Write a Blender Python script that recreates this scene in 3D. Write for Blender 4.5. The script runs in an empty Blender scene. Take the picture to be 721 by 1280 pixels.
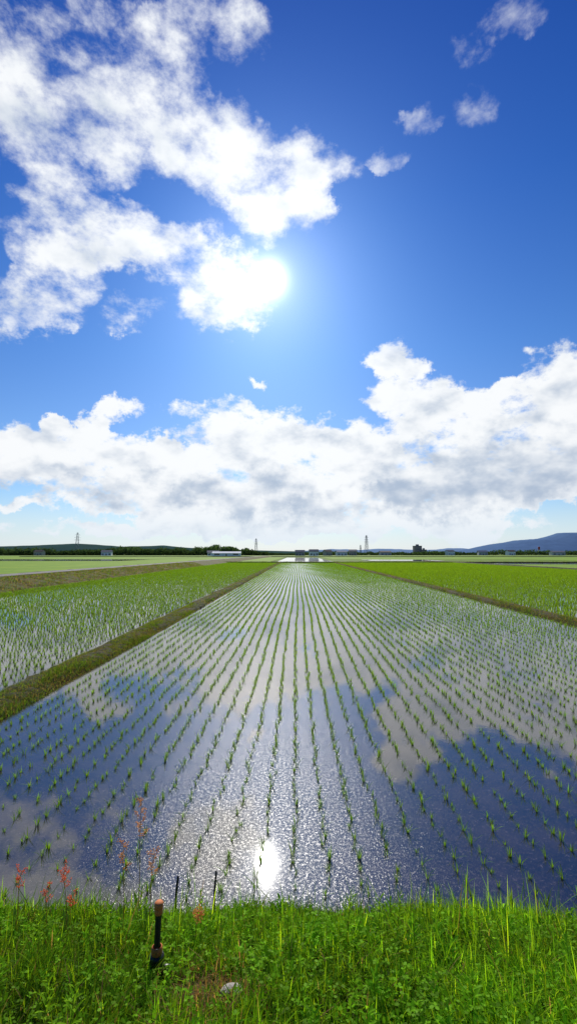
import bpy, math, random, bmesh
import numpy as np
from mathutils import Vector, Matrix
from mathutils import noise as mn
rng = np.random.default_rng(7); random.seed(7)
S = bpy.context.scene
S.view_settings.view_transform='Standard'; S.view_settings.look='None'; S.view_settings.exposure=0
COL = S.collection

# ------------------------------------------------------------ helpers
def link(o): COL.objects.link(o); return o
def tag(o, kind=None, label=None, cat=None, group=None):
    if kind: o["kind"]=kind
    if label: o["label"]=label
    if cat: o["category"]=cat
    if group: o["group"]=group
    return o
def tri_mesh(name, V, F, C=None, mat=None, smooth=False):
    V=np.asarray(V,dtype=np.float32); F=np.asarray(F,dtype=np.int32)
    me=bpy.data.meshes.new(name); k=F.shape[1]
    me.vertices.add(len(V)); me.vertices.foreach_set("co",V.ravel())
    me.loops.add(F.size); me.loops.foreach_set("vertex_index",F.ravel())
    me.polygons.add(len(F)); me.polygons.foreach_set("loop_start",np.arange(0,F.size,k,dtype=np.int32))
    me.update(calc_edges=True)
    if smooth: me.polygons.foreach_set("use_smooth",np.ones(len(F),dtype=bool))
    if C is not None:
        a=me.color_attributes.new("Col",'FLOAT_COLOR','POINT')
        C4=np.ones((len(V),4),dtype=np.float32); C4[:,:3]=C
        a.data.foreach_set("color",C4.ravel())
    if mat: me.materials.append(mat)
    me.validate()
    return me
def obj(name, me, parent=None, loc=(0,0,0)):
    o=bpy.data.objects.new(name,me); o.location=loc
    if parent: o.parent=parent
    return link(o)
class NT:
    def __init__(s,t): s.t=t
    def n(s,typ,**k):
        x=s.t.nodes.new(typ)
        for a,b in k.items(): setattr(x,a,b)
        return x
    def set(s,sock,v):
        if isinstance(v,bpy.types.NodeSocket): s.t.links.new(v,sock)
        elif v is not None: sock.default_value=v
    def m(s,op,a,b=None,c=None,clamp=False):
        x=s.n('ShaderNodeMath',operation=op,use_clamp=clamp)
        s.set(x.inputs[0],a); s.set(x.inputs[1],b)
        if c is not None: s.set(x.inputs[2],c)
        return x.outputs[0]
    def v(s,op,a,b=None,out=0):
        x=s.n('ShaderNodeVectorMath',operation=op); s.set(x.inputs[0],a)
        if b is not None:
            if op=='SCALE': s.set(x.inputs['Scale'],b)
            else: s.set(x.inputs[1],b)
        return x.outputs[out]
    def ss(s,x,a,b,lo=0.,hi=1.):
        r=s.n('ShaderNodeMapRange',interpolation_type='SMOOTHSTEP'); s.set(r.inputs[0],x)
        r.inputs[1].default_value=a; r.inputs[2].default_value=b; r.inputs[3].default_value=lo; r.inputs[4].default_value=hi
        return r.outputs[0]
    def mix(s,f,a,b,blend='MIX'):
        x=s.n('ShaderNodeMix',data_type='RGBA',blend_type=blend); x.clamp_factor=True
        s.set(x.inputs[0],f); s.set(x.inputs[6],a); s.set(x.inputs[7],b)
        return x.outputs[2]
    def noise(s,vec,scale,detail=3,rough=.5,lac=2.,dist=0.,out=0):
        x=s.n('ShaderNodeTexNoise'); s.set(x.inputs['Vector'],vec)
        x.inputs['Scale'].default_value=scale; x.inputs['Detail'].default_value=detail
        x.inputs['Roughness'].default_value=rough; x.inputs['Lacunarity'].default_value=lac
        x.inputs['Distortion'].default_value=dist
        return x.outputs[out]
def c4(c): return (c[0],c[1],c[2],1.)
def new_mat(name):
    m=bpy.data.materials.new(name); m.use_nodes=True; m.node_tree.nodes.clear()
    k=NT(m.node_tree); out=k.n('ShaderNodeOutputMaterial'); return m,k,out
def simple_mat(name,col,rough=.8,var=.25,scale=3.,metal=0.,bump=0.):
    m,k,out=new_mat(name); p=k.n('ShaderNodeBsdfPrincipled')
    tc=k.n('ShaderNodeTexCoord').outputs['Object']; nz=k.noise(tc,scale,5,.6)
    d=[max(0,x*(1-var)) for x in col]; l=[min(1,x*(1+var)) for x in col]
    k.set(p.inputs['Base Color'],k.mix(nz,c4(d),c4(l))); p.inputs['Roughness'].default_value=rough; p.inputs['Metallic'].default_value=metal
    if bump:
        b=k.n('ShaderNodeBump'); b.inputs['Strength'].default_value=bump; b.inputs['Distance'].default_value=.02
        k.set(b.inputs['Height'],k.noise(tc,scale*6,5,.6)); k.set(p.inputs['Normal'],b.outputs[0])
    k.set(out.inputs[0],p.outputs[0]); return m
def leaf_mat(name,trans=.5,gl=.03,tt=(1.9,1.75,.9,1)):
    m,k,out=new_mat(name)
    a=k.n('ShaderNodeAttribute',attribute_name="Col").outputs['Color']
    d=k.n('ShaderNodeBsdfDiffuse'); t=k.n('ShaderNodeBsdfTranslucent'); g=k.n('ShaderNodeBsdfGlossy'); g.inputs['Roughness'].default_value=.5
    k.set(g.inputs[0],(.7,.9,.4,1))
    k.set(d.inputs[0],a); k.set(t.inputs[0],k.mix(1.,a,tt,'MULTIPLY'))
    m1=k.n('ShaderNodeMixShader'); m1.inputs[0].default_value=trans; k.set(m1.inputs[1],d.outputs[0]); k.set(m1.inputs[2],t.outputs[0])
    m2=k.n('ShaderNodeMixShader'); m2.inputs[0].default_value=gl; k.set(m2.inputs[1],m1.outputs[0]); k.set(m2.inputs[2],g.outputs[0])
    k.set(out.inputs[0],m2.outputs[0]); return m

# ------------------------------------------------------------ sun and sky
EL=math.radians(32.2); AZ=math.radians(-3.8)
sdir=Vector((math.cos(EL)*math.sin(AZ),math.cos(EL)*math.cos(AZ),math.sin(EL)))
sl=bpy.data.lights.new("sun","SUN"); sl.energy=4.8; sl.angle=math.radians(.53); sl.color=(1,.95,.86)
so=link(bpy.data.objects.new("sun",sl)); so.rotation_euler=sdir.to_track_quat('Z','Y').to_euler(); so.location=(0,0,30)

W=bpy.data.worlds.new("World"); S.world=W; W.use_nodes=True; W.node_tree.nodes.clear()
k=NT(W.node_tree)
D=k.v('NORMALIZE',k.n('ShaderNodeTexCoord').outputs['Generated'])
sp=k.n('ShaderNodeSeparateXYZ'); k.set(sp.inputs[0],D); X,Y,Z=sp.outputs
sky=k.n('ShaderNodeTexSky',sky_type='NISHITA'); sky.sun_disc=False; sky.sun_elevation=EL; sky.sun_rotation=AZ
sky.air_density=1.0; sky.dust_density=.3; sky.ozone_density=3.0; sky.altitude=50
ramp=k.n('ShaderNodeValToRGB'); k.set(ramp.inputs[0],Z)
cr=ramp.color_ramp; cr.elements[0].position=0.; cr.elements[0].color=(.78,.85,.95,1)
cr.elements[1].position=.85; cr.elements[1].color=(.02,.28,.96,1)
e=cr.elements.new(.12); e.color=(.66,.84,1.05,1)
e=cr.elements.new(.4); e.color=(.32,.65,1.10,1)
e=cr.elements.new(.62); e.color=(.12,.45,1.06,1)
skyc=k.mix(1.,sky.outputs[0],ramp.outputs[0],'MULTIPLY')
# chart of the sky: tangents of bearing and height
Yp=k.m('MAXIMUM',Y,.05)
cu=k.m('DIVIDE',X,Yp); cv=k.m('DIVIDE',Z,Yp)
cc=k.n('ShaderNodeCombineXYZ'); k.set(cc.inputs[0],cu); k.set(cc.inputs[1],cv)
w1=k.v('SCALE',k.v('SUBTRACT',k.noise(D,7.,6,.66,out=1),(.5,.5,.5)),.23)
C=k.v('MULTIPLY',k.v('ADD',cc.outputs[0],w1),(1,1,0))
def blobs(L,gr=1.):
    acc=None
    for (u,v,ru,rv,rot,w) in L:
        if rot:
            mp=k.n('ShaderNodeMapping',vector_type='TEXTURE'); k.set(mp.inputs[0],C)
            mp.inputs[1].default_value=(u,v,0); mp.inputs[2].default_value=(0,0,math.radians(rot)); mp.inputs[3].default_value=(ru*gr,rv*gr,1)
            q=mp.outputs[0]
        else:
            x=k.n('ShaderNodeVectorMath',operation='MULTIPLY_ADD'); k.set(x.inputs[0],C)
            x.inputs[1].default_value=(1/(ru*gr),1/(rv*gr),0); x.inputs[2].default_value=(-u/(ru*gr),-v/(rv*gr),0); q=x.outputs[0]
        r2=k.v('DOT_PRODUCT',q,q,out=1)
        b=k.m('MULTIPLY',k.m('SUBTRACT',1.,r2,clamp=True),w)
        acc=b if acc is None else k.m('ADD',acc,b)
    return acc
upper=[(-.62,1.22,.28,.20,0,1),(-.60,.98,.22,.19,0,1.05),(-.27,1.20,.22,.17,30,.66),(-.36,1.03,.22,.15,-20,.8),
 (-.13,.96,.20,.17,-30,1.0),(-.05,.84,.13,.12,0,1.0),(-.22,.86,.13,.07,0,.4),(-.45,.74,.26,.09,-5,1.0),(-.57,.63,.15,.12,30,.9),
 (-.67,.53,.10,.09,30,.8),(-.30,.68,.16,.09,-20,1.0),(-.16,.60,.12,.12,20,1.05),(-.36,.55,.09,.05,10,.6),(.06,.93,.11,.07,0,.45),
 (.226,.95,.05,.04,0,.62),(.295,1.04,.05,.045,0,.50),(.43,1.22,.08,.06,40,.46),(.53,1.28,.10,.06,20,.46),(.42,1.06,.07,.06,0,.36),
 (-1.2,.9,.35,.3,0,1),(1.5,.8,.3,.15,0,.8)]
lower=[(-.557,.225,.22,.095,0,1.1),(-.395,.19,.22,.10,0,1.1),(-.165,.30,.18,.055,-5,.9),(-.127,.185,.25,.10,0,1.1),(.104,.215,.20,.09,0,1.1),
 (.228,.165,.25,.085,0,1.0),(.21,.45,.085,.06,0,1.0),(.25,.365,.12,.08,0,1.0),(.40,.28,.19,.10,0,1.2),(.58,.37,.15,.12,20,1.3),
 (.58,.25,.2,.15,0,1.3),(.475,.13,.26,.06,0,1.1),(-.488,.29,.07,.05,0,.9),(-.63,.115,.08,.025,0,.8),(-.097,.39,.035,.02,0,.7),(-.399,.33,.07,.035,0,.8),
 (.10,.10,.45,.045,0,.9),(-.30,.11,.40,.045,0,.9),(.15,.055,.60,.028,0,.95),(-.35,.05,.45,.024,0,.9),(-.95,.2,.3,.1,0,1.1),(.98,.2,.32,.13,0,1.2)]
dark=[(-.10,.145,.17,.05,0,.85),(.50,.20,.28,.08,5,1.15),(.40,.13,.32,.05,0,.9),(-.42,.14,.22,.045,0,.8),(.1,.11,.3,.035,0,.6),(-.60,.17,.15,.05,0,.8),(.22,.20,.14,.04,0,.4),(-.62,1.0,.14,.12,0,.4)]
B=k.m('MINIMUM',k.m('ADD',blobs(upper,1.12),blobs(lower,1.08)),1.05)
Dm=k.v('MULTIPLY',D,(1,1,1.6))
nF=k.noise(Dm,6.5,10,.63)
nA=k.noise(Dm,9,4,.54)
off=(sdir.x*.02,sdir.y*.02,sdir.z*.03+.018)
nB=k.noise(k.v('ADD',Dm,off),9,4,.54)
nc=k.m('SUBTRACT',nF,.5)
upf=k.ss(cv,.42,.6)   # high clouds stay thin and light
densL=k.m('SUBTRACT',k.m('ADD',B,k.m('MULTIPLY',nc,3.6)),.40)
densU=k.m('SUBTRACT',k.m('ADD',B,k.m('MULTIPLY',nc,5.4)),.52)
dens=densL
edge=k.ss(B,.02,.22)
aU=k.m('MULTIPLY',k.ss(densU,-.35,.85),k.ss(cu,.10,.24,1.,.55)); aL=k.ss(densL,-.06,.42)
alpha=k.m('MULTIPLY',k.m('ADD',k.m('MULTIPLY',aU,upf),k.m('MULTIPLY',aL,k.m('SUBTRACT',1.,upf))),edge)
relief=k.m('MULTIPLY',k.m('SUBTRACT',nB,nA),2.5)
thick=k.ss(dens,.35,1.7)
dk=k.m('MINIMUM',blobs(dark,1.15),1.)
sh=k.m('ADD',k.m('MULTIPLY',dk,.58),k.m('MULTIPLY',thick,.26))
sh=k.m('ADD',sh,relief)
sh=k.m('MULTIPLY',sh,k.m('SUBTRACT',1.,k.m('MULTIPLY',upf,.25)))
sh=k.ss(sh,-.08,1.1)
cl=k.mix(sh,(9.4,9.6,9.8,1),(4.2,5.1,6.5,1))
# angle to the sun: aureole
dt=k.v('DOT_PRODUCT',D,tuple(sdir),out=1)
th=k.m('MULTIPLY',k.m('ARCCOSINE',k.m('MINIMUM',dt,.999999)),180/math.pi)
def gauss(s,a): return k.m('MULTIPLY',k.m('EXPONENT',k.m('MULTIPLY',k.m('MULTIPLY',th,th),-1/(s*s))),a)
def expo(s,a): return k.m('MULTIPLY',k.m('EXPONENT',k.m('MULTIPLY',th,-1/s)),a)
g1=k.v('SCALE',(1.,.985,.95),k.m('ADD',gauss(1.6,18.),expo(3.6,6.5)))
g2=k.v('SCALE',(.66,.84,1.),expo(13.,1.9))
cs=k.mix(alpha,skyc,cl)
hz=k.ss(Z,.0,.13,.70,0.)
cs=k.mix(hz,cs,(6.9,7.9,8.9,1))
tot=k.v('ADD',k.v('ADD',cs,g1),g2)
bg=k.n('ShaderNodeBackground'); k.set(bg.inputs[0],tot); bg.inputs[1].default_value=.1
wo=k.n('ShaderNodeOutputWorld'); k.set(wo.inputs[0],bg.outputs[0])
try: W.cycles.sampling_method='MANUAL'; W.cycles.sample_map_resolution=512
except Exception: pass

# ------------------------------------------------------------ camera
cam=bpy.data.cameras.new("camera"); cam.sensor_fit='VERTICAL'; cam.sensor_height=36; cam.sensor_width=36; cam.lens=16
cam.clip_start=.05; cam.clip_end=20000
co=link(bpy.data.objects.new("camera",cam)); co.location=(0,0,2.4)
co.rotation_euler=(math.radians(95.2),0,math.radians(1.15)); S.camera=co

# ------------------------------------------------------------ materials
m,k,out=new_mat("paddy_water")
p=k.n('ShaderNodeBsdfPrincipled'); g=k.n('ShaderNodeNewGeometry').outputs['Position']
nz=k.noise(g,1.5,6,.7); nf=k.noise(g,26,6,.85)
mud=k.mix(k.ss(nz,.38,.64),(.008,.007,.013,1),(.034,.024,.027,1))
mud=k.mix(k.ss(nf,.53,.66),mud,(.12,.092,.088,1))
k.set(p.inputs['Base Color'],mud); p.inputs['IOR'].default_value=1.95
rg=k.ss(k.noise(g,.5,3,.5),.4,.65,.015,.035); k.set(p.inputs['Roughness'],rg)
b=k.n('ShaderNodeBump'); b.inputs['Distance'].default_value=.01; b.inputs['Strength'].default_value=.06
wp_=k.ss(k.noise(g,.35,3,.6),.38,.62,.4,1.)
h=k.m('MULTIPLY',k.m('ADD',k.m('MULTIPLY',k.noise(g,5,3,.6),.9),k.m('MULTIPLY',k.noise(g,50,2,.5),.10)),wp_); k.set(b.inputs['Height'],h)
k.set(p.inputs['Normal'],b.outputs[0])
# capillary ripples and floating scum: small facets that sparkle around the glint
p2=k.n('ShaderNodeBsdfPrincipled'); k.set(p2.inputs['Base Color'],mud); p2.inputs['IOR'].default_value=1.95; p2.inputs['Roughness'].default_value=.25
b2=k.n('ShaderNodeBump'); b2.inputs['Distance'].default_value=.01; b2.inputs['Strength'].default_value=.36
k.set(b2.inputs['Height'],k.noise(g,75,2,.6)); k.set(p2.inputs['Normal'],b2.outputs[0])
mx=k.n('ShaderNodeMixShader'); k.set(mx.inputs[0],k.ss(k.noise(g,40,5,.85),.46,.68,.02,.48)); k.set(mx.inputs[1],p.outputs[0]); k.set(mx.inputs[2],p2.outputs[0])
k.set(out.inputs[0],mx.outputs[0]); M_WATER=m

def field_mat(name,c1,c2,c3,sc):
    m,k,out=new_mat(name); p=k.n('ShaderNodeBsdfPrincipled'); p.inputs['Roughness'].default_value=.9
    p.inputs['Specular IOR Level'].default_value=.1
    g=k.n('ShaderNodeNewGeometry').outputs['Position']
    a=k.mix(k.ss(k.noise(g,sc,6,.6),.35,.65),c4(c1),c4(c2))
    a=k.mix(k.ss(k.noise(g,sc*9,5,.7),.5,.7),a,c4(c3))
    k.set(p.inputs['Base Color'],a)
    b=k.n('ShaderNodeBump'); b.inputs['Strength'].default_value=.6; b.inputs['Distance'].default_value=.05
    k.set(b.inputs['Height'],k.noise(g,sc*20,5,.7)); k.set(p.inputs['Normal'],b.outputs[0])
    k.set(out.inputs[0],p.outputs[0]); return m
M_GROUND=field_mat("ground_field",(.11,.19,.015),(.17,.26,.02),(.09,.13,.02),.02)
M_GREEN=field_mat("young_rice_field",(.18,.31,.02),(.24,.36,.025),(.13,.23,.02),.12)
M_BERM=field_mat("berm_earth",(.055,.07,.02),(.10,.085,.04),(.045,.035,.022),2.2)
M_BANK=field_mat("bank_soil",(.035,.055,.012),(.07,.06,.02),(.03,.035,.01),2.5)
M_BROWN=field_mat("embankment_dry_grass",(.12,.085,.03),(.10,.13,.025),(.17,.13,.05),.9)
M_ROAD=field_mat("gravel_road",(.26,.24,.21),(.32,.30,.26),(.18,.18,.12),.8)
M_LEAF=leaf_mat("leaf_blades",.55,.008)
M_RICE=leaf_mat("rice_blades",.5,.01)
M_TREE=leaf_mat("tree_foliage",.3,.0)
M_SEED=leaf_mat("sorrel_seed",.55,.0,(1.1,1.05,1.0,1))

# ------------------------------------------------------------ ground, paddies
def sheet(name,x0,x1,y0,y1,z,mat,nx=1,ny=1,**t):
    xs=np.linspace(x0,x1,nx+1); ys=np.linspace(y0,y1,ny+1)
    V=[(a,b,z) for b in ys for a in xs]
    F=[(j*(nx+1)+i,j*(nx+1)+i+1,(j+1)*(nx+1)+i+1,(j+1)*(nx+1)+i) for j in range(ny) for i in range(nx)]
    o=obj(name,tri_mesh(name,V,F,mat=mat)); tag(o,'structure',t.get('label'),t.get('cat')); return o
sheet("ground",-9000,9000,-300,11000,-.12,M_GROUND,label="flat green farmland plain reaching the horizon",cat="ground")
FE=118.
sheet("paddy_water",-4.5,9.3,2.6,FE,0,M_WATER,label="flooded paddy water reflecting clouds and sun",cat="water")
sheet("paddy_water",-18.2,-5.0,2.6,FE,.0,M_WATER,label="flooded paddy water beside grassy embankment",cat="water")
sheet("paddy_water",9.9,40,2.6,FE,.0,M_WATER,label="flooded paddy water among dense green seedlings",cat="water")
sheet("paddy_water",-6,10.5,122,260,.0,M_WATER,label="distant flooded paddy shining white",cat="water")
sheet("paddy_water",24,48,150,178,.0,M_WATER,label="distant flooded paddy shining white",cat="water")
sheet("paddy_water",41,120,104,118,.0,M_WATER,label="distant flooded paddy shining white",cat="water")
sheet("paddy_water",-130,-60,150,185,.0,M_WATER,label="distant flooded paddy shining white",cat="water")
for i,(x0,x1,y0,y1) in enumerate([(41,140,2,103),(14,90,180,320),(-58,-8,122,300),(-140,-27.5,2,148),(90.5,260,122,325),(-260,-60,188,400),(-200,200,330,470)]):
    sheet("rice_field",x0,x1,y0,y1,-.02-.004*i,M_GREEN,label="bright green field of young rice",cat="field")

def ridge(name,xc,w,h,y0,y1,mat,step,label,along='y',n=9):
    ys=np.arange(y0,y1+step,step); prof=np.linspace(-1,1,n)
    V=[];
    for yy in ys:
        j=.06*w*math.sin(yy*1.3)+.05*w*math.sin(yy*.37+1)+rng.normal(0,.02)*w
        for pz in prof:
            zz=h*(1-abs(pz)**2.2)-.1*(abs(pz)>.99)+ (rng.normal(0,.018) if abs(pz)<.99 else 0)
            a=xc+j+pz*w/2*(1+(rng.normal(0,.08) if abs(pz)>.7 else 0)); V.append((a,yy,zz) if along=='y' else (yy,a,zz))
    F=[]
    for i in range(len(ys)-1):
        for q in range(n-1):
            f=(i*n+q,i*n+q+1,(i+1)*n+q+1,(i+1)*n+q); F.append(f if along=='y' else f[::-1])
    o=obj(name,tri_mesh(name,V,F,mat=mat,smooth=True)); tag(o,'structure',label,'embankment'); return o
ridge("berm",-4.68,.80,.12,2.4,FE,M_BERM,.10,"low earth berm with short brownish grass")
ridge("berm",9.62,.70,.13,2.4,FE,M_BERM,.15,"low earth berm with short brownish grass")
ridge("berm",40.5,1.0,.25,2.4,FE+30,M_BERM,.4,"low earth berm with short brownish grass")
ridge("berm",120,1.6,.25,-27,140,M_BERM,.5,"grassy cross berm closing the paddies",along='x')
ridge("berm",326,2.,.4,-200,260,M_BERM,2.,"grassy cross berm closing the paddies",along='x')

# farm road on its embankment
prof=[(-18.0,-.1),(-18.6,.12),(-19.6,.38),(-20.6,.60),(-21.0,.64),(-21.6,.65)]
prof2=[(-24.3,.65),(-24.9,.64),(-25.8,.4),(-27.2,-.11)]
def strip(name,prof,y0,y1,st,mat,label,cat,nz=.02):
    ys=np.arange(y0,y1,st); n=len(prof); V=[(a+rng.normal(0,nz),yy,z+rng.normal(0,nz)*.7) for yy in ys for a,z in prof]
    F=[(i*n+q+1,i*n+q,(i+1)*n+q,(i+1)*n+q+1) for i in range(len(ys)-1) for q in range(n-1)]
    o=obj(name,tri_mesh(name,V,F,mat=mat,smooth=True)); tag(o,'structure',label,cat)
strip("embankment",prof+prof2,-5,330,.5,M_BROWN,"brown dry-grass embankment carrying a farm road","embankment",.045)
strip("farm_road",[(-21.9,.70),(-23,.735),(-24.1,.70)],-5,330,2.,M_ROAD,"pale gravel farm road along the paddies","road",.0)

# near bank
BY=[-4,.6,1.3,2.0,2.6,3.3,3.6]; BZ=[.85,.85,.79,.62,.37,-.04,-.3]
def bank_z(x,y):
    return np.interp(y,BY,BZ)+.03*np.sin(x*2.3+1)*np.sin(y*2.9)+.02*np.sin(x*6.1)*np.cos(y*5.3+x)
xs=np.linspace(-9,9,181); ys=np.linspace(-4,3.6,90)
V=[(a,b+.07*math.sin(a*1.9)*(b>2.5),float(bank_z(a,b))) for b in ys for a in xs]; nx=len(xs)
F=[(j*nx+i,j*nx+i+1,(j+1)*nx+i+1,(j+1)*nx+i) for j in range(len(ys)-1) for i in range(nx-1)]
o=obj("bank",tri_mesh("bank",V,F,mat=M_BANK,smooth=True)); tag(o,'structure',"grassy roadside bank sloping into the paddy","ground")

# ------------------------------------------------------------ blades
def blades(P,H,AZI,LEAN,WID,segs,C,curl=.5,b0=.5):
    n=len(P); dx=np.cos(AZI); dy=np.sin(AZI); sx=-dy; sy=dx
    rows=[]; cols=[]
    for s in range(segs+1):
        t=s/segs
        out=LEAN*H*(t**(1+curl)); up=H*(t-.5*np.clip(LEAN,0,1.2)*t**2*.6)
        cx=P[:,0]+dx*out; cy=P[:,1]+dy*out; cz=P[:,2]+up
        cc_=C*(b0+(1-b0)*t)  # darkens each blade toward its base, painting in the shade between blades
        if s<segs:
            w=WID*.5*(1-.75*t**1.5)
            rows.append(np.stack([cx-sx*w,cy-sy*w,cz],1)); rows.append(np.stack([cx+sx*w,cy+sy*w,cz],1)); cols+= [cc_,cc_]
        else: rows.append(np.stack([cx,cy,cz],1)); cols.append(cc_)
    kk=len(rows); V=np.stack(rows,1).reshape(-1,3); CC=np.stack(cols,1).reshape(-1,3)
    f=[]
    for s in range(segs-1):
        a=2*s; f+=[(a,a+1,a+3),(a,a+3,a+2)]
    a=2*(segs-1); f.append((a,a+1,a+2))
    f=np.array(f); F=(np.arange(n)[:,None,None]*kk+f[None]).reshape(-1,3)
    return V,F,CC
def merge(L):
    V=[];F=[];C=[];o=0
    for v,f,c in L: V.append(v);F.append(f+o);C.append(c);o+=len(v)
    return np.concatenate(V),np.concatenate(F),np.concatenate(C)
def clump(P,nb,hm,wid,segs,base,var=.2,lean=.45,spread=.02):
    n=len(P); Q=np.repeat(P,nb,0); N=len(Q); a=rng.uniform(0,2*np.pi,N)
    Q=Q+np.stack([np.cos(a)*spread*rng.random(N),np.sin(a)*spread*rng.random(N),np.zeros(N)],1)
    sc=np.repeat(rng.uniform(.7,1.15,n),nb)
    H=hm*sc*rng.uniform(.5,1.1,N); L=np.abs(rng.normal(lean,.25,N))
    Cc=np.array(base)[None]*(1+rng.normal(0,var,N))[:,None]; Cc[:,0]*=1+rng.normal(0,.12,N)
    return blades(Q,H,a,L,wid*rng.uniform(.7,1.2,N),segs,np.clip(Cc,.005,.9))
RICE=(.19,.38,.018)

def rows(x0,x1,y0,y1,dx,dy,miss=.04,jit=.018):
    P=[]
    for i,x in enumerate(np.arange(x0,x1,dx)):
        y=np.arange(y0+rng.uniform(0,dy),y1,dy); n=len(y)
        wob=.025*np.sin(y*.35+i*.4)+.02*np.sin(y*.11+i*.3)
        q=np.stack([x+wob+rng.normal(0,jit*.8,n),y+rng.normal(0,jit*1.2,n),np.full(n,-.005)],1)
        P.append(q[rng.random(n)>miss])
    return np.concatenate(P)
main=rows(-4.04,9.15,3.35,FE-1,.25,.135)
d=np.hypot(main[:,0],main[:,1])
cx=main[:,0]+.02*main[:,1]
inview=(np.abs(cx)<.655*(main[:,1]*.996-.2))&(main[:,1]>3.4)
idx=np.where(inview)[0]; idx=idx[np.argsort(d[idx])][:295]
mask=np.zeros(len(main),bool); mask[idx]=True
near=main[mask]; rest=main[~mask]
variants=[]
for i in range(14):
    v,f,c=clump(np.array([[0,0,0.]]),random.choice([11,12,14,16,18]),.10,.0062,4,(.15,.31,.018),.25,.5,.02)
    variants.append(tri_mesh("rice_seedling",v,f,c,M_RICE))
for i,pnt in enumerate(near):
    o=bpy.data.objects.new("rice_seedling",random.choice(variants)); o.location=pnt; o.rotation_euler=(0,0,random.uniform(0,6.28))
    s_=random.uniform(.65,1.1); o.scale=(s_,s_,s_*random.uniform(.85,1.15)); link(o)
    tag(o,None,"small green rice seedling standing in shallow water","plant","rice seedlings planted in rows")
left=rows(-17.8,-5.25,3.5,FE-1,.26,.15); right=rows(10.2,39.8,3.5,FE-1,.27,.16)
L=[]
def lod(P,base,hs=1.,nbm=1.,wm=1.):
    dd=P[:,1]
    a0=P[dd<8]; a=P[(dd>=8)&(dd<14)]; b_=P[(dd>=14)&(dd<38)]; c_=P[dd>=38]
    if len(a0): L.append(clump(a0,int(13*nbm),.10*hs,.0064*wm,3,[q*.85 for q in base],.22,.48))
    if len(a): L.append(clump(a,int(12*nbm),.105*hs,.0075*wm,3,base,.2,.48))
    if len(b_): L.append(clump(b_,int(7*nbm),.115*hs,.014*wm,2,base,.2,.45))
    if len(c_): L.append(clump(c_,int(5*nbm),.125*hs,.026*wm,1,base,.2,.45))
lod(rest,RICE); lod(left,(.18,.34,.02),1.4,1.15,1.15); lod(right,(.20,.36,.02),1.85,1.15,1.2)
v,f,c=merge(L)
o=obj("rice_seedlings",tri_mesh("rice_seedlings",v,f,c,M_RICE)); tag(o,'stuff',"rows of young green rice in flooded paddies","plant")

# berm grass
def scatter(n,x0,x1,y0,y1,zf):
    x=rng.uniform(x0,x1,n); y=rng.uniform(y0,y1,n); return np.stack([x,y,zf(x,y)],1)
L=[]
def bz(xc,w,h): return lambda x,y: h*(1-np.clip(np.abs((x-xc)/(w/2)),0,1)**2.2)-.02
def bgrass(n,x0,x1,y0,y1,zf,h,w,p=.5):
    P=scatter(n,x0,x1,y0,y1,zf); x,y=P[:,0],P[:,1]
    pp=.5+.5*np.sin(y*1.7+2*np.sin(x*5))*np.sin(y*.61+x*3)
    gmask=rng.random(n)<np.clip(p+.5*(pp-.5),0,1)
    Cc=np.where(gmask[:,None],np.array([[.14,.26,.018]]),np.array([[.26,.20,.07]]))*rng.uniform(.5,1.35,n)[:,None]
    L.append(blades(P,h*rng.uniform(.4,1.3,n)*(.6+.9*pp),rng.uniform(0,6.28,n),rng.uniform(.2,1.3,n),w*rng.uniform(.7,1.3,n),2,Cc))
bgrass(60000,-5.12,-4.24,3,20,bz(-4.68,.85,.12),.065,.006,.55)
bgrass(30000,-5.12,-4.24,20,118,bz(-4.68,.85,.12),.08,.016,.55)
bgrass(20000,9.25,9.98,10,30,bz(9.62,.75,.13),.075,.009,.45)
bgrass(16000,9.25,9.98,30,118,bz(9.62,.75,.13),.09,.018,.4)
bgrass(36000,-21.6,-18.,10,90,lambda x,y: np.interp(x,[-21.6,-20.6,-19.6,-18.6,-18],[.65,.60,.38,.12,-.1])-.02,.16,.03,.45)
bgrass(8000,-27,140,119.3,120.7,lambda x,y: np.full(len(x),.18),.2,.06,.6)
v,f,c=merge(L); o=obj("berm_grass",tri_mesh("berm_grass",v,f,c,M_LEAF)); tag(o,'stuff',"short mown grass partly dried on earth berms","grass")

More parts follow.
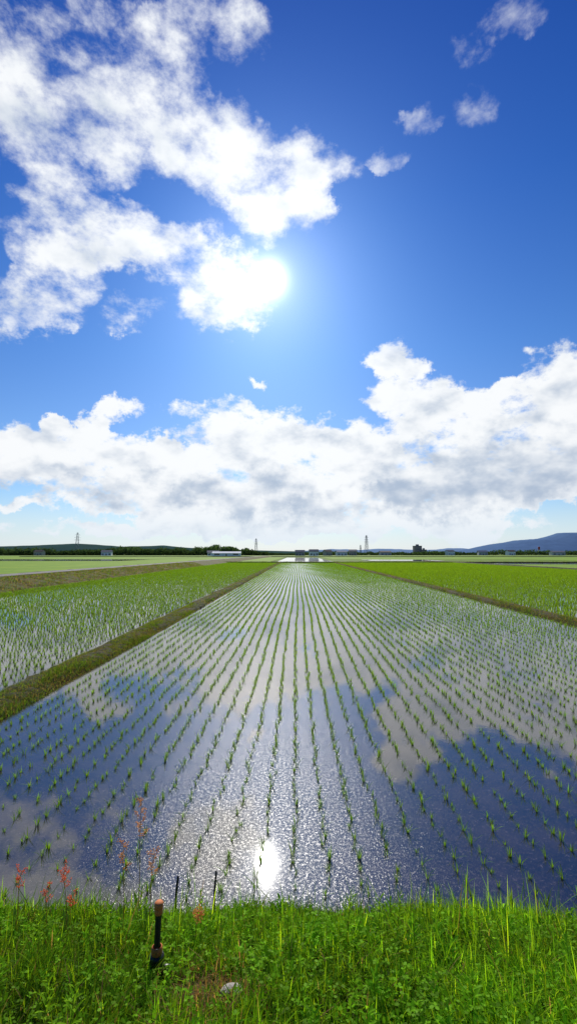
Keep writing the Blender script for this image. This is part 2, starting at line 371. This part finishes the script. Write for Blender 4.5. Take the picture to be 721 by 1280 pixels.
# bank grass
def patch(x,y): return .5+.5*np.sin(x*2.1+.7+1.3*np.sin(y*2.7))*np.sin(y*3.3+1.1*np.sin(x*1.7))
def tuft(x,y): return np.clip(.5+.5*np.sin(x*11.3+2*np.sin(y*7.1))*np.sin(y*12.7+2*np.sin(x*6.3+1)),0,1)
def bareness(x,y): return np.clip(1.3*np.exp(-(((x+.36)/.15)**2+((y-2.02)/.17)**2)),0,1)
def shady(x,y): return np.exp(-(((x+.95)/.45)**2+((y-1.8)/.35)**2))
L=[]
def gr(n,x0,x1,y0,y1,hm,wid,segs,cols,lean=.45,thin=.0):
    P=scatter(n,x0,x1,y0,y1,lambda x,y: bank_z(x,y)-.01)
    tf=tuft(P[:,0],P[:,1]); bare=bareness(P[:,0],P[:,1])
    kp=(rng.random(len(P))>thin*(1-tf))&(rng.random(len(P))>.2*bare); P=P[kp]; tf=tf[kp]; bare=bare[kp]
    n=len(P); pt=patch(P[:,0],P[:,1]); H=hm*rng.uniform(.4,1.25,n)*(.5+.45*pt+.55*tf)
    H*=1-.62*bare
    Cc=np.array(cols)[rng.integers(0,len(cols),n)]*rng.uniform(.45,1.35,n)[:,None]*(.55+.8*pt)[:,None]*(.7+.5*tf)[:,None]
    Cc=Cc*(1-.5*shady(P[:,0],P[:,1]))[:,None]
    dry=(rng.random(n)<.85*bare+.03)[:,None]; Cc=np.where(dry,np.array([[.46,.28,.12]])*rng.uniform(.5,1.2,n)[:,None],Cc)
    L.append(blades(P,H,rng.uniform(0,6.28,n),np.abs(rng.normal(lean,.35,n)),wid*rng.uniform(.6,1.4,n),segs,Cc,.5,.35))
G=[(.20,.42,.012),(.27,.49,.014),(.13,.32,.012),(.34,.50,.016),(.10,.25,.012)]
gr(115000,-2.7,2.7,.9,3.24,.10,.0050,3,G,.8,.55)
gr(11000,-2.7,2.7,.9,3.22,.15,.0045,4,G,.5,.95)
gr(2200,-2.7,2.7,2.2,3.2,.22,.0050,4,G,.35,.9)
gr(18000,-2.7,2.7,.9,3.2,.075,.010,3,G,1.1)
gr(20000,-9,-2.7,.3,3.2,.12,.008,3,G); gr(20000,2.7,9,.3,3.2,.12,.008,3,G)
gr(12000,-2.7,2.7,-.6,.9,.12,.008,3,G)
def clover(n,x0,x1,y0,y1):
    P=scatter(n,x0,x1,y0,y1,lambda x,y: bank_z(x,y)); tf=patch(P[:,0]*1.7+2,P[:,1]*1.5); kp=(rng.random(n)<tf**2)&(rng.random(n)>bareness(P[:,0],P[:,1])); P=P[kp]; n=len(P)
    P[:,2]+=rng.uniform(.02,.11,n); a0=rng.uniform(0,6.28,n); r=rng.uniform(.004,.011,n); base=np.array([[.18,.40,.014]])*rng.uniform(.4,1.4,n)[:,None]
    for j in range(3):
        a=a0+j*2.094; dx,dy=np.cos(a),np.sin(a); tz=rng.uniform(-.6,1.0,n)
        def pt(u,w): return np.stack([P[:,0]+r*(dx*u-dy*w),P[:,1]+r*(dy*u+dx*w),P[:,2]+r*tz*u],1)
        V=np.stack([pt(0,0),pt(.9,-.7),pt(1.8,-.35),pt(1.8,.35),pt(.9,.7)],1).reshape(-1,3)
        f=np.array([(0,1,2),(0,2,3),(0,3,4)]); F=(np.arange(n)[:,None,None]*5+f[None]).reshape(-1,3)
        L.append((V,F,np.repeat(base,5,0)))
clover(30000,-2.6,2.6,.9,3.1)
v,f,c=merge(L); o=obj("grass",tri_mesh("grass",v,f,c,M_LEAF)); tag(o,'stuff',"lush backlit green grass and clover on the bank","grass")

# ------------------------------------------------------------ leafy plants
def tube(pts,r0,r1,n=5):
    pts=[Vector(p) for p in pts]; V=[];F=[]
    for i,p_ in enumerate(pts):
        t=i/(len(pts)-1); r=r0*(1-t)+r1*t
        dvec=(pts[min(i+1,len(pts)-1)]-pts[max(i-1,0)]).normalized(); a=dvec.orthogonal().normalized(); b=dvec.cross(a)
        for q in range(n):
            an=2*math.pi*q/n; V.append(p_+a*math.cos(an)*r+b*math.sin(an)*r)
    for i in range(len(pts)-1):
        for q in range(n):
            A=i*n+q; Bq=i*n+(q+1)%n; F+=[(A,Bq,Bq+n),(A,Bq+n,A+n)]
    return np.array([tuple(v) for v in V]),np.array(F)
def colr(v,c): return np.repeat(np.array([c]),len(v),0)*rng.uniform(.8,1.2,(len(v),1))
def leaf(base,az,up,ln,wd,col):
    dx,dy=math.cos(az),math.sin(az); sx,sy=-dy,dx; rows_=[]
    for t,w in ((0,.1),(.3,.9),(.6,.8),(1,0)):
        o_=ln*t; z=up*ln*t-.5*ln*t*t
        cx_=base[0]+dx*o_; cy_=base[1]+dy*o_; cz=base[2]+z
        rows_+=[(cx_-sx*w*wd/2,cy_-sy*w*wd/2,cz+.15*w*wd),(cx_,cy_,cz),(cx_+sx*w*wd/2,cy_+sy*w*wd/2,cz+.15*w*wd)]
    F=[]
    for i in range(3):
        for q in range(2):
            A=i*3+q; F+=[(A,A+1,A+4),(A,A+4,A+3)]
    V=np.array(rows_); return V,np.array(F),colr(V,col)
def weed(h,nl,ll,lw,col):
    bend=random.uniform(-.2,.2); pts=[(bend*h*t*t,.5*bend*h*t*t,h*t) for t in np.linspace(0,1,6)]
    v,f=tube(pts,.003,.0015); stem=tri_mesh("stem",v,f,colr(v,(.12,.20,.03)),M_LEAF)
    Lf=[]
    for i in range(nl):
        t=.12+.88*i/(nl-1); a=i*2.4+random.uniform(-.3,.3); b_=(bend*h*t*t,.5*bend*h*t*t,h*t)
        Lf.append(leaf(b_,a,random.uniform(.4,1.)+.5*t,ll*(1.15-.6*t)*random.uniform(.8,1.2),lw*(1.15-.5*t),col))
    return stem,tri_mesh("foliage",*merge(Lf),M_LEAF)
wv=[weed(.20,20,.07,.018,(.19,.42,.015)),weed(.16,14,.06,.024,(.12,.31,.015)),weed(.27,24,.065,.013,(.24,.44,.015)),weed(.12,12,.08,.03,(.14,.34,.015))]
wp=[(.24,1.75),(.30,2.0),(.22,2.35),(.75,1.95),(.82,2.1),(.70,2.3),(1.2,1.9),(1.45,2.3),(1.1,2.6),(.05,1.8),(-.15,2.35),(.5,2.7),(.45,1.65),(-1.2,2.2),(-1.35,2.5),(1.7,2.7),(.95,1.7),(-.1,2.75),(-.9,1.75),(-1.05,2.0),(.34,1.6),(1.3,2.75)]
wp+=[(random.uniform(-1.7,1.7),random.uniform(1.5,2.9)) for _ in range(90)]
for i,(x,y) in enumerate(wp):
    if abs(x+.42)<.30 and abs(y-1.9)<.40: continue
    st,fo=wv[i%4]; e_=bpy.data.objects.new("leafy_weed",None); e_.empty_display_size=.05; e_.location=(x,y,float(bank_z(x,y))-.01)
    e_.rotation_euler=(random.uniform(-.12,.12),random.uniform(-.12,.12),random.uniform(0,6.28)); s_=random.uniform(.55,1.0); e_.scale=(s_,s_,s_); link(e_)
    tag(e_,None,"leafy green weed growing among bank grass","plant","leafy weeds on the bank")
    for nm,me in (("stem",st),("foliage",fo)): obj(nm,me,e_)

def sorrel(x,y,h,col,nbr,label,lean=.05):
    z=float(bank_z(x,y))-.01; e_=bpy.data.objects.new("sorrel_plant",None); e_.location=(x,y,z); e_.empty_display_size=.05; link(e_)
    tag(e_,None,label,"plant","flowering sorrel plants on the bank")
    pts=[(lean*h*t*t,.02*math.sin(t*5),h*t) for t in np.linspace(0,1,8)]
    SL=[]; v,f=tube(pts,.0026,.0012); SL.append((v,f,colr(v,(.32,.28,.08)))); HL=[]
    for j in range(nbr):
        t=.74+.26*j/max(1,nbr-1); b0=Vector((lean*h*t*t,.02*math.sin(t*5),h*t)); a=j*2.4
        ln=h*.06*(1.25-t)+.027; tip=b0+Vector((math.cos(a)*ln*.8,math.sin(a)*ln*.8,ln))
        v,f=tube([b0,(b0+tip)/2+Vector((0,0,-.004)),tip],.0012,.0007,4); SL.append((v,f,colr(v,(.6,.34,.14))))
        for q in range(15):
            s_=q/15; c0=b0.lerp(tip,.2+.8*s_)+Vector((random.gauss(0,.007),random.gauss(0,.007),random.gauss(0,.005))); r=random.uniform(.0026,.0046)
            a1=random.uniform(0,6.28); ca,sa=math.cos(a1)*r,math.sin(a1)*r
            vv=np.array([(c0.x+ca,c0.y+sa,c0.z),(c0.x-sa,c0.y+ca,c0.z+r*.3),(c0.x-ca,c0.y-sa,c0.z),(c0.x+sa,c0.y-ca,c0.z-r*.3),(c0.x,c0.y,c0.z+r),(c0.x,c0.y,c0.z-r)])
            ff=np.array([(0,1,4),(1,2,4),(2,3,4),(3,0,4),(1,0,5),(2,1,5),(3,2,5),(0,3,5)]); HL.append((vv,ff,colr(vv,col)))
    obj("stem",tri_mesh("stem",*merge(SL),M_SEED),e_); obj("seed_head",tri_mesh("seed_head",*merge(HL),M_SEED),e_)
    Lf=[leaf((0,0,h*.05*i),i*2.1,1.1,.09,.018,(.13,.26,.03)) for i in range(6)]
    obj("foliage",tri_mesh("foliage",*merge(Lf),M_LEAF),e_)
RED=(.95,.40,.20); ORG=(.90,.58,.24)
for a in [(-.86,2.6,.70,ORG,8,"tall sorrel with orange-brown seed heads in grass",.02),(-.92,2.55,.50,ORG,5,"sorrel with orange seed heads in bank grass",.0),
          (-.77,2.5,.46,ORG,6,"sorrel with orange seed heads in bank grass",.06),
          (-1.41,2.7,.28,RED,4,"sorrel with red seed heads in bank grass",.05),(-1.27,2.65,.40,RED,7,"sorrel with red seed heads in bank grass",-.02),
          (-1.52,2.6,.36,RED,5,"sorrel with red seed heads in bank grass",.1),(-1.30,2.75,.24,RED,4,"sorrel with red seed heads in bank grass",.1),
          (-.52,2.45,.20,ORG,8,"short sorrel with orange seed heads beside pipe",.15)]: sorrel(*a)

# ------------------------------------------------------------ irrigation standpipe
def lathe(name,prof,mat,parent,n=20,loc=(0,0,0)):
    V=[];F=[]
    for r,z in prof:
        for q in range(n): V.append((r*math.cos(6.2832*q/n),r*math.sin(6.2832*q/n),z))
    for i in range(len(prof)-1):
        for q in range(n): F.append((i*n+q,i*n+(q+1)%n,(i+1)*n+(q+1)%n,(i+1)*n+q))
    me=tri_mesh(name,V,F,mat=mat,smooth=True); return obj(name,me,parent,loc)
M_BLK=simple_mat("black_plastic",(.012,.012,.013),.45,.4,20); M_ORG=simple_mat("faded_orange_plastic",(.60,.17,.03),.75,.3,25)
px,py=-.625,2.16; pz=float(bank_z(px,py))
e_=bpy.data.objects.new("irrigation_pipe",None); e_.location=(px,py,pz-.005); e_.empty_display_size=.1; e_.rotation_euler=(.02,.03,0); link(e_)
tag(e_,None,"black irrigation standpipe with orange cap in the grass","pipe")
lathe("base",[(0,.0),(.033,.0),(.033,.09),(.029,.098),(.022,.10)],M_BLK,e_)
lathe("joint",[(.0225,.101),(.0235,.103),(.0235,.128),(.018,.132)],M_ORG,e_)
lathe("shaft",[(.0135,.13),(.0135,.272)],M_BLK,e_)
lathe("cap",[(.015,.266),(.018,.269),(.018,.287),(.016,.291),(.019,.293),(.019,.311),(.015,.316),(0,.316)],M_ORG,e_)
h_=lathe("hose_outlet",[(0,-.0),(.018,.0),(.018,.05),(.013,.052),(0,.052)],M_BLK,e_,loc=(.02,-.01,.05)); h_.rotation_euler=(.3,1.4,0)
M_WOOD=simple_mat("dark_wood",(.035,.028,.022),.85,.4,30,bump=.5)
for (x,y,h,r) in [(-.79,3.1,.33,.009),(-.545,3.12,.36,.008)]:
    v,f=tube([(0,0,-.1),(.004,0,h*.3),(.0,.004,h*.7),(.006,0,h),(.006,0,h+.004)],r,r*.7,7)
    o=obj("wooden_stake",tri_mesh("wooden_stake",v,f,mat=M_WOOD,smooth=True),loc=(x,y,0.0)); o.rotation_euler=(random.uniform(-.06,.06),random.uniform(-.08,.08),0)
    tag(o,None,"thin dark stake at the paddy edge","stake","stakes at the paddy edge")
M_ST=simple_mat("grey_stone",(.34,.31,.27),.9,.35,30,bump=.6)
bm=bmesh.new(); bmesh.ops.create_icosphere(bm,subdivisions=3,radius=1)
for v_ in bm.verts:
    nn=1+.25*mn.noise(v_.co*1.3)+.08*mn.noise(v_.co*4); v_.co=Vector((v_.co.x*.046*nn,v_.co.y*.036*nn,v_.co.z*.018*nn))
me=bpy.data.meshes.new("stone"); bm.to_mesh(me); bm.free(); me.materials.append(M_ST)
for p_ in me.polygons: p_.use_smooth=True
o=obj("stone",me,loc=(-.265,1.99,float(bank_z(-.265,1.99))+.02)); o.rotation_euler=(-.25,0,.2); tag(o,None,"smooth pale grey stone lying in the grass","stone")

# ------------------------------------------------------------ distance
def belt(name,specs,label,base,mat):
    Ls=[]
    for (x0,x1,y,h,dep,n,ts,mnf) in specs:
        x=rng.uniform(x0,x1,n)
        prof=h*(.62+.14*np.sin(x*.013+y)+.14*np.sin(x*.047+2*y)+.2*np.sin(x*.19)*np.sin(x*.083+1)+.14*np.sin(x*.41+2*np.sin(x*.11)))
        edge=np.clip(np.minimum(x-x0,x1-x)/(.06*(x1-x0)),.3,1); prof=np.maximum(prof*edge,h*mnf)
        yy=y+rng.uniform(-dep,dep,n); z=prof*rng.random(n)**.7
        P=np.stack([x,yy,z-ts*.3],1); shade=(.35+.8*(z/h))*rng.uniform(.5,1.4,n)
        A=rng.normal(0,1,(n,3,3)); A/=np.linalg.norm(A,axis=2,keepdims=True)
        V=(P[:,None,:]+A*ts*rng.uniform(.5,1.2,n)[:,None,None]).reshape(-1,3)
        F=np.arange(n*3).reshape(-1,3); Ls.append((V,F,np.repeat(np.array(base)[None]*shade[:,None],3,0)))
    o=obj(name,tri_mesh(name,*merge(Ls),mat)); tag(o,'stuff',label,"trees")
belt("tree_belt",[(-520,-40,600,12.,25,26000,2.0,.35),(-60,220,640,6,20,9000,1.6,.35),(-800,-450,620,11,25,9000,2.2,.4),(180,700,700,8,20,14000,1.8,.3)],
     "dark green line of trees along the far fields",(.06,.11,.045),M_TREE)
def hill(name,pts,y,depth,col,label,zb=-5):
    xs=np.linspace(pts[0][0],pts[-1][0],260); hs=np.interp(xs,[p[0] for p in pts],[p[1] for p in pts])
    hs=hs+np.array([mn.fractal(Vector((a*.004,y*.01,0)),.9,2.1,5) for a in xs])*np.clip(hs,0,60)*.16
    nr=7; V=[]
    for r in range(nr):
        t=r/(nr-1)
        for a,b_ in zip(xs,hs): V.append((a+mn.noise(Vector((a*.003,t*4,1)))*60*(1-t),y-depth*(1-t),zb+(b_-zb)*math.sin(t*math.pi/2)*(1+(.08*mn.noise(Vector((a*.006,t*5,0))) if t<1 else 0))))
    for a,b_ in zip(xs,hs): V.append((a,y+depth,zb))
    n=len(xs); F=[(j*n+i,j*n+i+1,(j+1)*n+i+1,(j+1)*n+i) for j in range(nr) for i in range(n-1)]
    m,k,out=new_mat(name+"_mat"); p=k.n('ShaderNodeBsdfPrincipled'); p.inputs['Roughness'].default_value=1; p.inputs['Specular IOR Level'].default_value=0
    g=k.n('ShaderNodeNewGeometry').outputs['Position']
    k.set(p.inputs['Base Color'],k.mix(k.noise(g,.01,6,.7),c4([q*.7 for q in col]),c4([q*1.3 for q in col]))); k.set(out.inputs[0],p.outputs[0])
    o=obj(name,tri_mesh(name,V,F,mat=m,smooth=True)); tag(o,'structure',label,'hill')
hill("hills",[(1500,0),(1800,40),(2050,95),(2350,140),(2600,165),(2800,215),(3100,235),(3500,215),(4200,170),(5500,0)],5000,900,(.12,.20,.33),"hazy blue mountain ridge beyond the plain")  # distance haze is painted into the bluish base colour, next ridge too
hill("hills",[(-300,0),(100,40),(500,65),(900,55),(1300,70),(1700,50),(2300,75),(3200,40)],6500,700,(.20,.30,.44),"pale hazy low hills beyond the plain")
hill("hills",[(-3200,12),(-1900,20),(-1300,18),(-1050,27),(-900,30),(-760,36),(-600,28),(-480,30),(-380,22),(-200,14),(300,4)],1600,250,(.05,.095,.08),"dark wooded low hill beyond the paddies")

# transmission towers
M_STEEL=simple_mat("galvanised_steel",(.15,.165,.19),.6,.2,1,metal=.0)
def beam(a,b,r): return tube([a,b],r,r,4)
def pylon(x,y,h,label):
    LB=[];AB=[]; w0=h*.10; w1=h*.02
    def cn(t): w=w0*(1-t)+w1*t; return [(sx*w,sy*w,h*t) for sx,sy in((-1,-1),(1,-1),(1,1),(-1,1))]
    lv=[0,.22,.42,.58,.72,.84,1.0]
    for i in range(len(lv)-1):
        A=cn(lv[i]);Bq=cn(lv[i+1])
        for q in range(4):
            LB.append(beam(A[q],Bq[q],.2)); LB.append(beam(A[q],Bq[(q+1)%4],.12)); LB.append(beam(A[(q+1)%4],Bq[q],.12)); LB.append(beam(Bq[q],Bq[(q+1)%4],.12))
    for t,ln in ((.66,.13),(.78,.12),(.90,.10)):
        for s_ in (-1,1):
            AB.append(beam((0,-.3,h*t),(s_*h*ln,0,h*t),.14)); AB.append(beam((0,0,h*(t+.05)),(s_*h*ln,0,h*t),.12)); AB.append(beam((s_*h*ln,0,h*t),(s_*h*ln,0,h*(t-.04)),.12))
    def mk(nm,Lq,par):
        v=[];f=[];o_=0
        for a,b_ in Lq: v.append(a);f.append(b_+o_);o_+=len(a)
        return obj(nm,tri_mesh(nm,np.concatenate(v),np.concatenate(f),mat=M_STEEL),par)
    e_=bpy.data.objects.new("transmission_tower",None); e_.location=(x,y,-.1); link(e_); e_.rotation_euler=(0,0,random.uniform(-.4,.4))
    tag(e_,None,label,"pylon","transmission towers across the plain"); mk("lattice_mast",LB,e_); mk("crossarm",AB,e_)
for r,h,dd in [(-.487,44,900),(-.091,32,900),(.150,36,850),(.137,20,950),(-.30,18,1200)]:
    pylon(r*dd,dd,h,"steel lattice transmission tower rising above trees")

def box(x0,x1,y0,y1,z0,z1):
    V=[(x0,y0,z0),(x1,y0,z0),(x1,y1,z0),(x0,y1,z0),(x0,y0,z1),(x1,y0,z1),(x1,y1,z1),(x0,y1,z1)]
    F=[(0,3,2,1),(4,5,6,7),(0,1,5,4),(1,2,6,5),(2,3,7,6),(3,0,4,7)]; return V,F
def cm(c,_c={}):
    if c not in _c: _c[c]=simple_mat("paint",c,.8,.12,.4)
    return _c[c]
GLASS=simple_mat("window_glass",(.03,.04,.05),.15,.2,1)
def house(x,y,w,d,h,rh,wc,rc,rot,label,name="house",cat="house",floors=1,nw=3):
    e_=bpy.data.objects.new(name,None); e_.location=(x,y,-.12); e_.rotation_euler=(0,0,rot); link(e_); tag(e_,None,label,cat,)
    V=[(-w/2,-d/2,0),(w/2,-d/2,0),(w/2,d/2,0),(-w/2,d/2,0),(-w/2,-d/2,h),(w/2,-d/2,h),(w/2,d/2,h),(-w/2,d/2,h)]
    me=bpy.data.meshes.new("wall")
    if rh>0:
        V+=[(-w/2,0,h+rh),(w/2,0,h+rh)]; me.from_pydata(V,[],[(0,1,5,4),(2,3,7,6),(1,2,6,9,5),(3,0,4,8,7)])
    else: me.from_pydata(V,[],[(0,1,5,4),(1,2,6,5),(2,3,7,6),(3,0,4,7),(4,5,6,7)])
    me.materials.append(cm(wc)); obj("wall",me,e_)
    me=bpy.data.meshes.new("roof"); o_=.5
    if rh>0:
        k_=rh/(d/2); a=[(-w/2-o_,-d/2-o_,h-k_*o_+.1),(w/2+o_,-d/2-o_,h-k_*o_+.1),(w/2+o_,0,h+rh+.1),(-w/2-o_,0,h+rh+.1),(w/2+o_,d/2+o_,h-k_*o_+.1),(-w/2-o_,d/2+o_,h-k_*o_+.1)]
        b_=[(q[0],q[1],q[2]+.25) for q in a]
        me.from_pydata(a+b_,[],[(6,7,8,9),(9,8,10,11),(0,3,2,1),(3,5,4,2),(0,1,7,6),(4,5,11,10),(1,2,8,7),(2,4,10,8),(3,0,6,9),(5,3,9,11)])
    else:
        v_,f_=box(-w/2-.3,w/2+.3,-d/2-.3,d/2+.3,h+.01,h+.6); v2,f2=box(-w*.15,w*.15,-d*.25,d*.25,h+.61,h+3.2)
        me.from_pydata(v_+v2,[],f_+[tuple(i+8 for i in q) for q in f2])
    me.materials.append(cm(rc)); obj("roof",me,e_)
    for fl in range(floors):
        for i in range(nw):
            cx_=-w/2+w*(i+.5)/nw; ww=w/nw*.28; z0=1.0+fl*(h/floors)
            if fl==0 and i==nw//2:
                v_,f_=box(cx_-.6,cx_+.6,-d/2-.05,-d/2-.005,.1,2.2); nm="door"
            else: v_,f_=box(cx_-ww,cx_+ww,-d/2-.05,-d/2-.005,z0,z0+min(1.4,h/floors*.5)); nm="window"
            me=bpy.data.meshes.new(nm); me.from_pydata(v_,[],f_); me.materials.append(GLASS if nm=="window" else cm((.15,.12,.1))); obj(nm,me,e_)
house(.26*850,850,13,12,16,0,(.32,.25,.23),(.2,.18,.18),.1,"brown multi-storey building with rooftop block","apartment_building","building",6,5)
house(.272*850,845,8,10,9,0,(.36,.3,.28),(.2,.2,.2),.1,"lower brown building beside the tall block","apartment_building","building",3,3)
WH=(.72,.72,.72); GR=(.12,.13,.15); BR=(.10,.07,.05); TL=(.12,.16,.22)
for r,dd,w,d_,h,rh,wc,rc,rot,lb in [
 (-.155,430,26,10,2.6,1.4,WH,(.6,.62,.66),.05,"long white greenhouse shed with pale roof"),
 (-.185,480,12,8,3.2,2.,WH,GR,.2,"white farmhouse with grey gable roof"),
 (.035,480,9,7,4.5,2.,WH,GR,.1,"white farmhouse with grey gable roof"),(.065,520,8,7,4.5,2.,(.4,.36,.3),BR,.5,"beige farmhouse with brown roof"),
 (.005,500,10,7,4,2.,(.3,.3,.3),GR,0,"grey farmhouse among trees"),(.095,540,12,8,4,1.6,WH,TL,.2,"white shed with blue roof"),
 (.12,560,9,8,5,2.,(.35,.3,.25),GR,-.2,"beige farmhouse with grey roof"),(.19,600,14,8,4,1.5,(.45,.42,.4),BR,.1,"beige shed with brown roof"),
 (.33,620,10,8,5,2.,WH,GR,.3,"white farmhouse with grey gable roof"),(.40,650,12,8,4.5,2.,(.4,.4,.4),TL,-.1,"grey house with blue roof"),
 (.46,640,10,8,5,2.,WH,BR,.2,"white house with brown roof"),(.56,600,16,9,4,1.6,(.5,.48,.45),GR,0,"pale shed with grey roof"),
 (-.42,520,11,8,4,2.,WH,GR,.2,"white farmhouse with grey gable roof"),(-.57,560,10,8,4.5,2.,(.4,.36,.3),BR,0,"beige farmhouse with brown roof")]:
    house(r*dd,dd,w,d_,h,rh,wc,rc,rot,lb,nw=3)
e_=bpy.data.objects.new("chimney_tower",None); e_.location=(.522*700,700,-.12); link(e_); tag(e_,None,"red and white banded chimney on the plain","chimney")
MR=simple_mat("red_paint",(.5,.06,.04),.6,.15,.5); MW=simple_mat("white_paint",(.75,.75,.75),.6,.1,.5)
lathe("shaft",[(1.6,0),(1.4,8)],MW,e_,14); lathe("red_band",[(1.45,8.01),(1.3,11),(1.6,11.05),(1.6,12.5),(0,12.5)],MR,e_,14)
